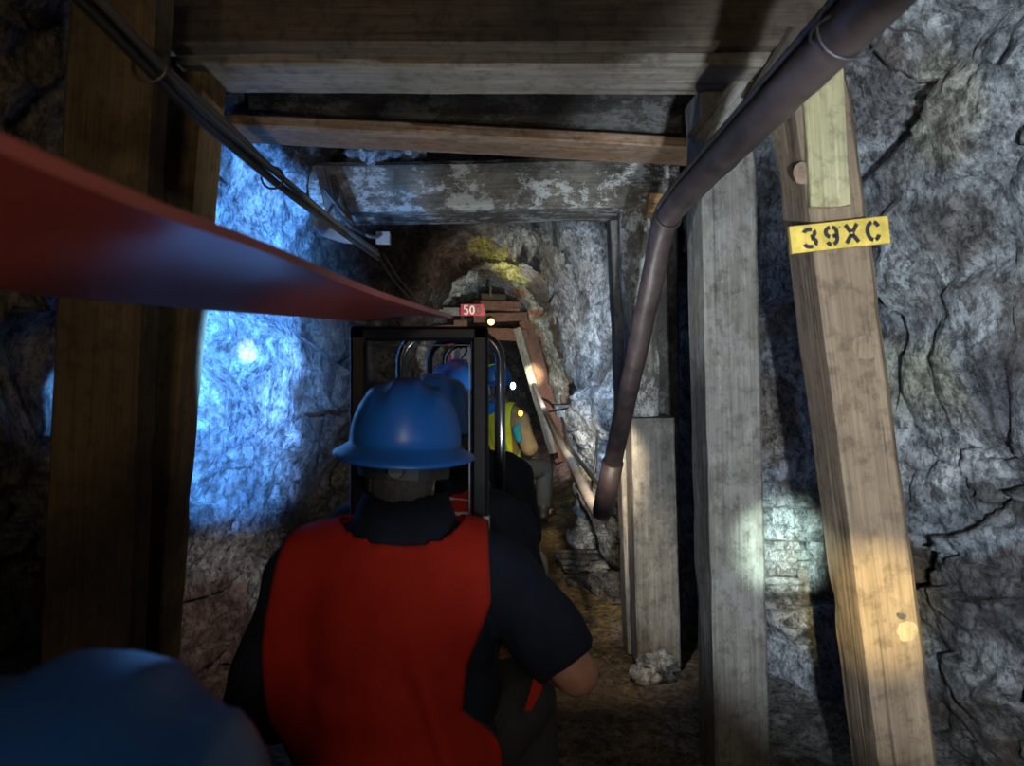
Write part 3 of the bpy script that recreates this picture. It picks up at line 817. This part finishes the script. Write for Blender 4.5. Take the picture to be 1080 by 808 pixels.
def torso_prims(g=0, wide=1.0):
    return [('e',(0,.01,.10),(.185*wide+g,.145+g,.14+g)), ('e',(0,.02,.24),(.185*wide+g,.15+g,.16+g)),
            ('e',(0,.0,.37),(.190*wide+g,.145+g,.17+g)), ('e',(0,-.02,.45),(.170*wide+g,.11+g,.12+g)),
            ('c',(-.17*wide,-.005,.475),.072+g,(0,-.012,.515),.074+g), ('c',(.17*wide,-.005,.475),.072+g,(0,-.012,.515),.074+g)]
def hat(root, loc, mat, s=1.0, tilt=(0,0,0), stripe=None):
    h = bpy.data.objects.new('hard_hat', None)
    V, Fc = [], []; n = 96
    prof = []
    for k in range(0, 17):
        b = math.pi/2*(1-k/16); prof.append((math.cos(b), math.sin(b), 0))
    for i, (cr, sz, _) in enumerate(prof):
        for k in range(n):
            a = 2*math.pi*k/n
            x = .116*cr**.80*math.cos(a); y = .136*cr**.80*math.sin(a); z = .132*sz**.85
            rid = 0
            xx = x/.116
            for c, w_, am in ((0,.24,.009), (-.62,.10,.006), (.62,.10,.006)):
                e = (abs(xx-c)/w_); rid = max(rid, am*max(0, min(1, (1.35-e)/.5)))
            fade = max(0, min(1, (sz-.35)/.3))
            z += rid*fade; 
            if sz < .25: x *= 1+.01*(.25-sz)/.25; y *= 1+.01*(.25-sz)/.25
            V.append(Vector((x, y, z)))
    for j, (ex, dz) in enumerate(((.004,-.004), (.012,-.010), (.022,-.015), (.030,-.019), (.034,-.024), (.033,-.028), (.029,-.024), (.012,-.016), (.0,-.010), (-.004,.01))):
        for k in range(n):
            a = 2*math.pi*k/n; c, q = math.cos(a), math.sin(a)
            fb = 1+.55*max(0, q)**2+.25*max(0,-q)**2
            V.append(Vector(((.117+ex*.95)*c, (.137+ex*fb)*q, dz - .010*abs(q)*max(0,ex)/.03+.004*c*c)))
    rows = len(V)//n
    for i in range(rows-1):
        for k in range(n):
            Fc.append((i*n+k, i*n+(k+1)%n, (i+1)*n+(k+1)%n, (i+1)*n+k))
    M = Euler([R(t) for t in tilt]).to_matrix().to_4x4(); M.translation = loc
    o = mk('hard_hat', [M @ (v*s) for v in V], Fc, mat, root, True)
    pts = [M @ (Vector((.098*math.cos(a), .112*math.sin(a)-.002, -.044))*s) for a in [2*math.pi*k/28 for k in range(28)]]
    V2, F2 = [], []
    for p in pts:
        q = p-M.translation
        for dz, ex in ((.022,1),(-.022,.97),(-.022,.92),(.022,.95)): V2.append(Vector((M.translation.x+q.x*ex, M.translation.y+q.y*ex, p.z+dz*s)))
    for k in range(28):
        a = k*4; b = ((k+1)%28)*4
        for j in range(4): F2.append((a+j, b+j, b+(j+1)%4, a+(j+1)%4))
    mk('headband', V2, F2, M_INK, o)
    bm = bmesh.new(); bmesh.ops.create_cone(bm, segments=20, radius1=.017*s, radius2=.015*s, depth=.014*s, cap_ends=True)
    for v in bm.verts: v.co = M @ (Vector((v.co.x, -v.co.z-.119*s, v.co.y-.046*s)))
    mk_bm('ratchet_knob', bm, M_DSTEEL, o)
    if stripe:
        tube('tape_stripe', [M @ (Vector((.118*math.cos(a)*.8, -.05+.0*a, .132*math.sin(a)*.9+.012))*s) for a in [R(20+140*k/12) for k in range(13)]], .010, stripe, o, 8)
    return o
def person(name, base, label, shirt, vest, scale=1.0, wide=1.0, hatm=M_BLUE, long_sleeve=False, sleeve=None, arms=None, voxel=.010,
           hat_tilt=(0,0,0), vest_lim=None, band=False, seed=0, stripe=None, head_dx=0, rz=0, hat_s=1.0, group='riders on the mine train'):
    r = empty(name, base); r.scale = (scale,)*3; r.rotation_euler = (0,0,R(rz)); tag(r, label, 'person', group)
    A = arms or {-1: ((-.30*wide,-.02,.25), (-.18,.22,.17)), 1: ((.30*wide,-.02,.25), (.18,.22,.17))}
    sh = {s: Vector((s*.205*wide, -.005, .455)) for s in (-1,1)}
    body = torso_prims(-.012, wide)
    hx = head_dx
    body += [('c',(0,-.015,.50),.066,(hx,.015,.65),.062), ('e',(hx,.03,.720),(.077,.097,.100)), ('e',(hx,.055,.670),(.058,.070,.065)),
             ('e',(hx,.128,.700),(.013,.018,.020)), ('e',(hx-.080,.018,.695),(.012,.022,.034),(0,0,-15)), ('e',(hx+.080,.018,.695),(.012,.022,.034),(0,0,15)),
             ('e',(hx-.028,.108,.727),(.015,.012,.010)), ('e',(hx+.028,.108,.727),(.015,.012,.010)), ('e',(hx,.115,.660),(.024,.012,.009))]
    legs = []
    for s in (-1,1):
        e, w = Vector(A[s][0]), Vector(A[s][1])
        body += [('c',sh[s],.056,e,.045), ('c',e,.044,e.lerp(w,.35),.043), ('c',e.lerp(w,.35),.043,w,.028)]
        d = (w-e).normalized(); pc = w+d*.045; side = Vector((-s,0,0)); up = d.cross(side).normalized()
        body += [('e', w+d*.05, (.036,.045,.020), (0,0,0))]
        for f in range(4):
            o_ = (f-1.5)*.019; k0 = w+d*.075+side*o_; L1 = (.034,.042,.040,.030)[f]
            k1 = k0+d*L1-up*.012; k2 = k1-up*.028+d*.008
            body += [('c',k0,.0095,k1,.009), ('c',k1,.009,k2,.008)]
        t0 = w+d*.02+side*.03; body += [('c',t0,.012,t0+d*.035+side*.016-up*.012,.010), ('c',t0+d*.035+side*.016-up*.012,.010,t0+d*.06+side*.010-up*.026,.0085)]
        hip = Vector((s*.10,.02,.07)); kn = Vector((s*.265,.40,.045)); an = Vector((s*.28,.36,-.29))
        body += [('c',hip,.085,kn,.055), ('c',kn,.054,kn.lerp(an,.4),.053), ('c',kn.lerp(an,.4),.053,an,.036), ('c',an+Vector((0,-.02,-.02)),.036,an+Vector((s*.02,.13,-.035)),.030)]
        legs += [('c',hip,.102,kn,.072), ('f',kn,.070,an+Vector((0,0,.02)),.058)]
    blob('body', body, voxel, M_SKIN, r, 3)
    legs += [('e',(0,.01,.08),(.195*wide,.155,.11))]
    blob('trousers', legs, .013, M_PANTS, r, 3, .006, 9, seed)
    for s in (-1,1):
        an = Vector((s*.28,.36,-.29))
        blob('boot', [('c',an+Vector((0,-.02,.03)),.046,an+Vector((0,-.015,-.03)),.044), ('e',an+Vector((0,.0,-.038)),(.046,.07,.028)), ('e',an+Vector((s*.015,.10,-.036)),(.048,.09,.030))], .010, M_BOOT, r, 3)
    sp = torso_prims(.006, wide)
    tor = list(sp)
    for s in (-1,1):
        e, w = Vector(A[s][0]), Vector(A[s][1])
        if long_sleeve: sp += [('c',sh[s],.076,e,.060), ('f',e,.058,w,.042)]
        else: sp += [('f',sh[s]+Vector((0,0,.003)),.078,sh[s].lerp(e,.86 if s > 0 or scale < 1 else 1.12),.071)]
    blob('jacket' if long_sleeve else 'shirt', sp, voxel, shirt, r, 4, .010, 9, seed+3)
    # collar
    V, Fc = [], []; n = 32
    for k in range(n):
        a = 2*math.pi*k/n; c, q = math.cos(a), math.sin(a)
        for (rr, z) in ((.086,.525),(.077,.632),(.082,.639),(.116,.545),(.112,.522)):
            V.append(Vector((rr*c*(1.06), rr*q-.006+.012*(z-.54)/.05, z-.022*max(0,q))))
    for k in range(n):
        a = k*5; b = ((k+1)%n)*5
        for j in range(5): Fc.append((a+j, b+j, b+(j+1)%5, a+(j+1)%5))
    mk('collar', V, Fc, shirt, r, True)
    # hair: short cap at the back and sides
    blob('hair', [('e',(hx,.018,.733),(.083,.099,.094)), ('e',(hx,-.018,.690),(.070,.062,.050)), ('e',(hx,-.022,.655),(.063,.056,.045))], .009, M_HAIR, r, 2, .004, 30)
    if vest:
        src = blob('tmpv', sp, .012, vest, None, 8)
        bvh = BVHTree.FromPolygons([v.co.copy() for v in src.data.vertices], [tuple(p.vertices) for p in src.data.polygons])
        bpy.data.objects.remove(src)
        lim = vest_lim or (lambda v: (-.165, .165))
        rows = []
        for i in range(33): rows.append((-.04+.49*i/32, 0.0))
        for i in range(1, 28): rows.append((.45, 180*i/28))
        for i in range(33): rows.append((.45-.49*i/32, 180.0))
        nc = 44; V, Fc, keep = [], [], []
        for ri, (z, al) in enumerate(rows):
            vv = ri/32 if ri <= 32 else (1+(ri-32)/28 if ri < 60 else 2+(ri-60)/32)
            xl, xr = lim(vv)
            for k in range(nc+1):
                x = (xl+(xr-xl)*k/nc)
                D = Vector((0, -math.cos(R(al)), math.sin(R(al)))).normalized()
                C0 = Vector((x, 0, z)); hit = bvh.ray_cast(C0+D*1.2, -D)
                p = hit[0] if hit[0] else C0+D*.03
                if (p-C0).dot(D) < .03: p = C0+D*.03
                V.append(p)
        W = nc+1
        for it in range(8):
            V2 = [v.copy() for v in V]
            for i in range(1, len(rows)-1):
                for k in range(W):
                    a = i*W+k; nb = [V[a-W], V[a+W]]
                    if 0 < k < nc: nb += [V[a-1], V[a+1]]
                    m_ = sum(nb, Vector())/len(nb); V2[a] = Vector((V[a].x, *(V[a]*.4+m_*.6).yz))
            V = V2
        for i, (z, al) in enumerate(rows):
            vv = i/32 if i <= 32 else (1+(i-32)/28 if i < 60 else 2+(i-60)/32)
            D = Vector((0, -math.cos(R(al)), math.sin(R(al))))
            for k in range(W):
                p = V[i*W+k]; x = p.x
                fold = .004*noise.fractal(Vector((x*10+seed, vv*2.0, 1)), 1, 2, 3)
                fold += .011*math.exp(-((x-.02-.13*(1-min(1,vv)))/.016)**2)*max(0, min(1, (1-vv)*3))*max(0,min(1,vv*3))
                fold += .0055*math.sin(x*42+vv*3+seed)*max(0, .95-vv)
                V[i*W+k] = p+D*(.016+.010*max(0, min(1, (z-.36)/.06))+1.8*fold)
        snap = set()
        for i, p in enumerate(V):
            dv = p-Vector((0,-.012,.590)); dv.x /= 1.12
            if dv.length < .112:
                dv = dv.normalized()*.112; dv.x *= 1.12; V[i] = Vector((0,-.012,.590))+dv; snap.add(i)
        for i in range(len(rows)-1):
            for k in range(nc):
                a = i*(nc+1)+k; q = (a, a+1, a+nc+2, a+nc+1)
                c = sum((V[j] for j in q), Vector())/4
                if all(j in snap for j in q): continue
                if c.y > .03 and abs(c.x) < .02+.16*max(0, (c.z-.30)): continue
                Fc.append(q)
        vo = mk('vest', V, Fc, vest, r, True)
        md = vo.modifiers.new('s', 'SOLIDIFY'); md.thickness = .004; md.offset = 1
        for kk, nm in ((0,'binding'), (nc,'binding')):
            tube(nm, [V[i*(nc+1)+kk] for i in range(len(rows))], .0045, M_INK, vo, 6)
        if band:
            i = 36; st = []
            w_ = [V[i*(nc+1)+k]+Vector((0,-.006,0)) for k in range(nc+1)]; u_ = [V[(i+3)*(nc+1)+k]+Vector((0,-.006,0)) for k in range(nc+1)]
            mk('reflective_band', w_+u_, [(k, k+1, nc+2+k, nc+1+k) for k in range(nc)], M_RIBBON, vo)
    hat(r, Vector((hx,.022,.735)), hatm, hat_s, hat_tilt, stripe)
    return r

# nearest rider: the vest hangs towards his left, so the right shirt side shows
def interp(kp, v):
    for a, b in zip(kp, kp[1:]):
        if v <= b[0]: return a[1]+(b[1]-a[1])*(v-a[0])/(b[0]-a[0])
    return kp[-1][1]
def lim1(v):
    return (interp([(0,-.19),(.25,-.21),(.5,-.255),(.8,-.262),(1,-.245),(1.5,-.22),(2,-.17),(3,-.18)], v),
            interp([(0,.2),(.35,.2),(.42,.185),(.56,.125),(.75,.135),(.9,.165),(1,.18),(1.5,.17),(2,.14),(3,.18)], v))
SEAT = .450
person('person', (-.222,1.60,SEAT), 'nearest rider seen from behind in red vest, navy short-sleeved shirt and blue hard hat', M_NAVY, M_VEST,
       wide=1.0, arms={-1:((-.295,-.01,.19),(-.20,.22,.15)), 1:((.352,-.04,.280),(.265,.17,.250))}, voxel=.0085, hat_tilt=(-3,3,0), vest_lim=lim1, seed=1, hat_s=.985)
person('person', (-.215,2.14,SEAT), 'second rider behind the square black frame in red vest with silver band and dark jacket', M_JACKET, M_VEST,
       wide=.98, arms={-1:((-.27,-.02,.25),(-.18,.22,.17)), 1:((.262,0,.25),(.18,.22,.17))}, long_sleeve=True, hat_tilt=(-8,0,0), band=True, seed=5, vest_lim=lambda v: (-.15,.15))
person('person', (-.192,2.74,SEAT+.042), 'third rider in a bright blue hard hat and black jacket beyond the second rider', M_JACKET, None,
       wide=.92, arms={-1:((-.25,.02,.25),(-.18,.24,.17)), 1:((.235,.04,.25),(.16,.24,.17))}, long_sleeve=True, hat_tilt=(-14,0,0), seed=9)
person('person', (-.13,5.95,SEAT+.03), 'far rider in lime-taped hard hat, yellow vest and tan jacket', M_TAN, M_YVEST,
       wide=.95, long_sleeve=True, hat_tilt=(-5,0,0), seed=12, stripe=M_GREENY, hatm=M_BLUE2, rz=-20)
person('person', (-.272,.415,SEAT-.160), 'closest rider at lower left, only the dark blue hard hat in view', M_JACKET, M_VEST,
       scale=.97, wide=.9, long_sleeve=True, hatm=M_BLUE2, hat_tilt=(4,8,0), seed=15, hat_s=1.24)

pe = bpy.data.objects['person']; bpy.context.view_layer.update()
st_ = [P(566,700,1.53), P(575,703,1.53), P(571,728,1.53), P(560,750,1.53), P(553,750,1.53), P(560,726,1.53)]
st_ = [pe.matrix_world.inverted() @ q for q in st_]; st_ += [q+Vector((0,.006,0)) for q in st_]
mk('vest_side_tab', st_, [(5,4,3,2),(5,2,1,0),(6,7,8,11),(11,8,9,10)]+[(i,(i+1)%6,(i+1)%6+6,i+6) for i in range(6)], M_VEST, pe)

def glowthing(name, c, r, mat, label, cat, body):
    e = empty(name, c); tag(e, label, cat)
    bm = bmesh.new(); bmesh.ops.create_uvsphere(bm, u_segments=14, v_segments=8, radius=r)
    for v in bm.verts: v.co.z *= 1.3
    mk_bm('lens', bm, mat, e, True)
    bm = bmesh.new(); bmesh.ops.create_cone(bm, segments=14, radius1=r*1.1, radius2=r*.8, depth=.09, cap_ends=True)
    for v in bm.verts: v.co = Vector((v.co.x, v.co.z+.055, v.co.y))
    mk_bm('housing', bm, body, e, True); return e
glowthing('flashlight', P(541,407,5.6), .020, M_GLOWB, 'small white glowing light held by the far rider', 'flashlight', M_DSTEEL)
glowthing('flashlight', P(549,436,5.4), .016, M_GLOWO, 'orange glowing light below the far rider\'s arm', 'flashlight', M_DSTEEL)
tb = blob('shoulder_bag', [('e',(0,0,0),(.028,.03,.06),(0,-20,0)), ('c',(.01,0,.04),.012,(.02,0,.085),.008)], .008, M_TEAL, None, 3, .006, 14); tb.location = P(545,458,5.2)
tag(tb, 'small teal bag hanging beside the far rider', 'bag')

# ------------------------------------------------------------------ lights
def spot(name, loc, target, W, col, ang, blend=.6, rad=.02):
    l = bpy.data.lights.new(name, 'SPOT'); l.energy = W; l.color = col; l.spot_size = R(ang); l.spot_blend = blend; l.shadow_soft_size = rad
    o = bpy.data.objects.new(name, l); link(o); o.location = loc
    o.rotation_euler = (Vector(target)-Vector(loc)).to_track_quat('-Z', 'Y').to_euler(); return o
def point(name, loc, W, col, rad=.03):
    l = bpy.data.lights.new(name, 'POINT'); l.energy = W; l.color = col; l.shadow_soft_size = rad
    o = bpy.data.objects.new(name, l); link(o); o.location = loc; return o
# cap lamps and flashlights of the people on the train, plus added fills
spot('flashlight_beam_left', (-.42,2.42,1.36), (-1.19,3.04,1.46), 380, (.09,.34,1.0), 84, .5, .015)
spot('flashlight_up_left', (-.42,2.42,1.40), P(388,200,3.5), 45, (.25,.5,1.0), 34, .9, .01)
spot('flashlight_core_left', (-.42,2.42,1.38), P(249,370,3.3), 520, (.45,.72,1.0), 6, 1.0, .01)
spot('seam_fill', (-.45,1.78,1.22), P(372,430,4.6), 60, (1.0,.95,.86), 34, .9, .02)  # added fill for the seam, no visible source
spot('low_left_fill', (-.58,2.5,.85), P(228,670,3.2), 9, (1.0,.88,.85), 60, .9, .02)  # added fill for the low pinkish rock, carried by nobody
spot('cap_lamp_right', (.27,.05,1.22), (1.3,2.35,1.42), 250, (.74,.87,1.0), 62, .35, .02)
spot('cap_lamp_post', (.30,.3,1.15), P(924,640,1.95), 420, (1.0,.86,.40), 13, 1.0, .01)
spot('cap_lamp_gap', (.02,.02,1.30), P(824,575,3.0), 1300, (.72,1.0,.90), 8, 1.0, .01)
spot('back_fill', (.12,-.9,1.78), (-.2,3,1.1), 34, (1.0,.84,.62), 120, .9, .10)  # soft fill added from behind the camera
spot('left_fill', (-.62,-.4,1.50), (-1.2,1.9,1.95), 22, (1.0,.74,.40), 62, .9, .05)  # added warm fill for the upper left rock
spot('underside_fill', (.14,2.30,.95), (.0,2.75,2.2), 32, (.80,.90,.92), 120, .9, .01)  # unseen spot added below to brighten the beam undersides
spot('near_path_fill', (.30,2.5,1.15), (.36,3.9,0), 34, (1.0,.85,.62), 56, .9, .02)  # added fill for the soil beside the short post
spot('path_fill', (.40,3.0,1.2), (.28,4.9,0), 80, (1.0,.85,.62), 55, .9, .02)  # added fill farther along the path, no lamp stands here
point('canopy_fill', (-.02,.1,.85), 2.2, (1.0,.85,.78), .05)  # added fill to lift the canopy underside and the rider's back
spot('roof_fill', (.25,.6,1.0), (.1,2.9,2.2), 16, (.75,.88,1.0), 90, .9, .03)  # weak fill added for the roof beams
spot('rider_lamp_far', (.12,3.0,1.25), P(612,445,4.9), 190, (.36,.62,1.0), 32, .9, .01)
spot('band_fill', (-.05,3.3,1.3), P(622,340,4.7), 170, (.75,.88,1.0), 54, .9, .01)  # added fill for the right rock band
spot('far_roof_fill', (.05,6.7,1.45), P(560,325,10.3), 230, (.88,.97,.93), 95, .9, .02)  # added fill for the far arch, ahead of every rider
spot('leg_fill', (.34,8.7,1.30), P(563,395,9.85), 420, (1.0,.95,.6), 15, .9, .01)  # spot added to brighten the far leg, no rider stands here
spot('ceiling_spot', (.1,4.4,1.45), P(530,280,7.0), 60, (.95,.93,.85), 70, .9, .02)  # spot aimed at the rock ceiling ahead
spot('track_fill', (.25,7.3,1.3), P(580,484,11.8), 260, (.95,.85,.85), 44, .9, .02)  # added fill for the floor at the far set, beyond the riders
spot('far_path_fill', (.28,3.9,1.2), P(585,535,7.5), 140, (1.0,.84,.52), 36, .9, .02)  # added fill for the yellowish path ahead
spot('far_rider_fill', (.10,4.7,1.42), (-.10,5.95,1.15), 8, (.9,.95,1.0), 50, .9, .02)  # small fill added to brighten the far rider
point('bulb_light', P(518,340,9.55), 2.0, (1.0,.55,.2))
point('tunnel_light', (-.25,13.0,1.5), .8, (1.0,.6,.35))

w = bpy.data.worlds.new('world'); S.world = w; w.use_nodes = True
w.node_tree.nodes['Background'].inputs[0].default_value = (.25,.33,.45,1); w.node_tree.nodes['Background'].inputs[1].default_value = .12

# ------------------------------------------------------------------ camera
cd = bpy.data.cameras.new('camera'); cam = bpy.data.objects.new('camera', cd); link(cam)
cam.location = (0,0,CZ); cam.rotation_euler = (R(90),0,0)
cd.sensor_width = 36; cd.lens = F/1080*36; cd.shift_y = -(404-HY)/1080
cd.clip_start = .02
cd.dof.use_dof = True; cd.dof.focus_distance = 4.2; cd.dof.aperture_fstop = 5.6
S.camera = cam
S.view_settings.view_transform = 'Standard'; S.view_settings.look = 'None'
S.view_settings.exposure = 0; S.view_settings.gamma = 1; S.view_settings.use_curve_mapping = False
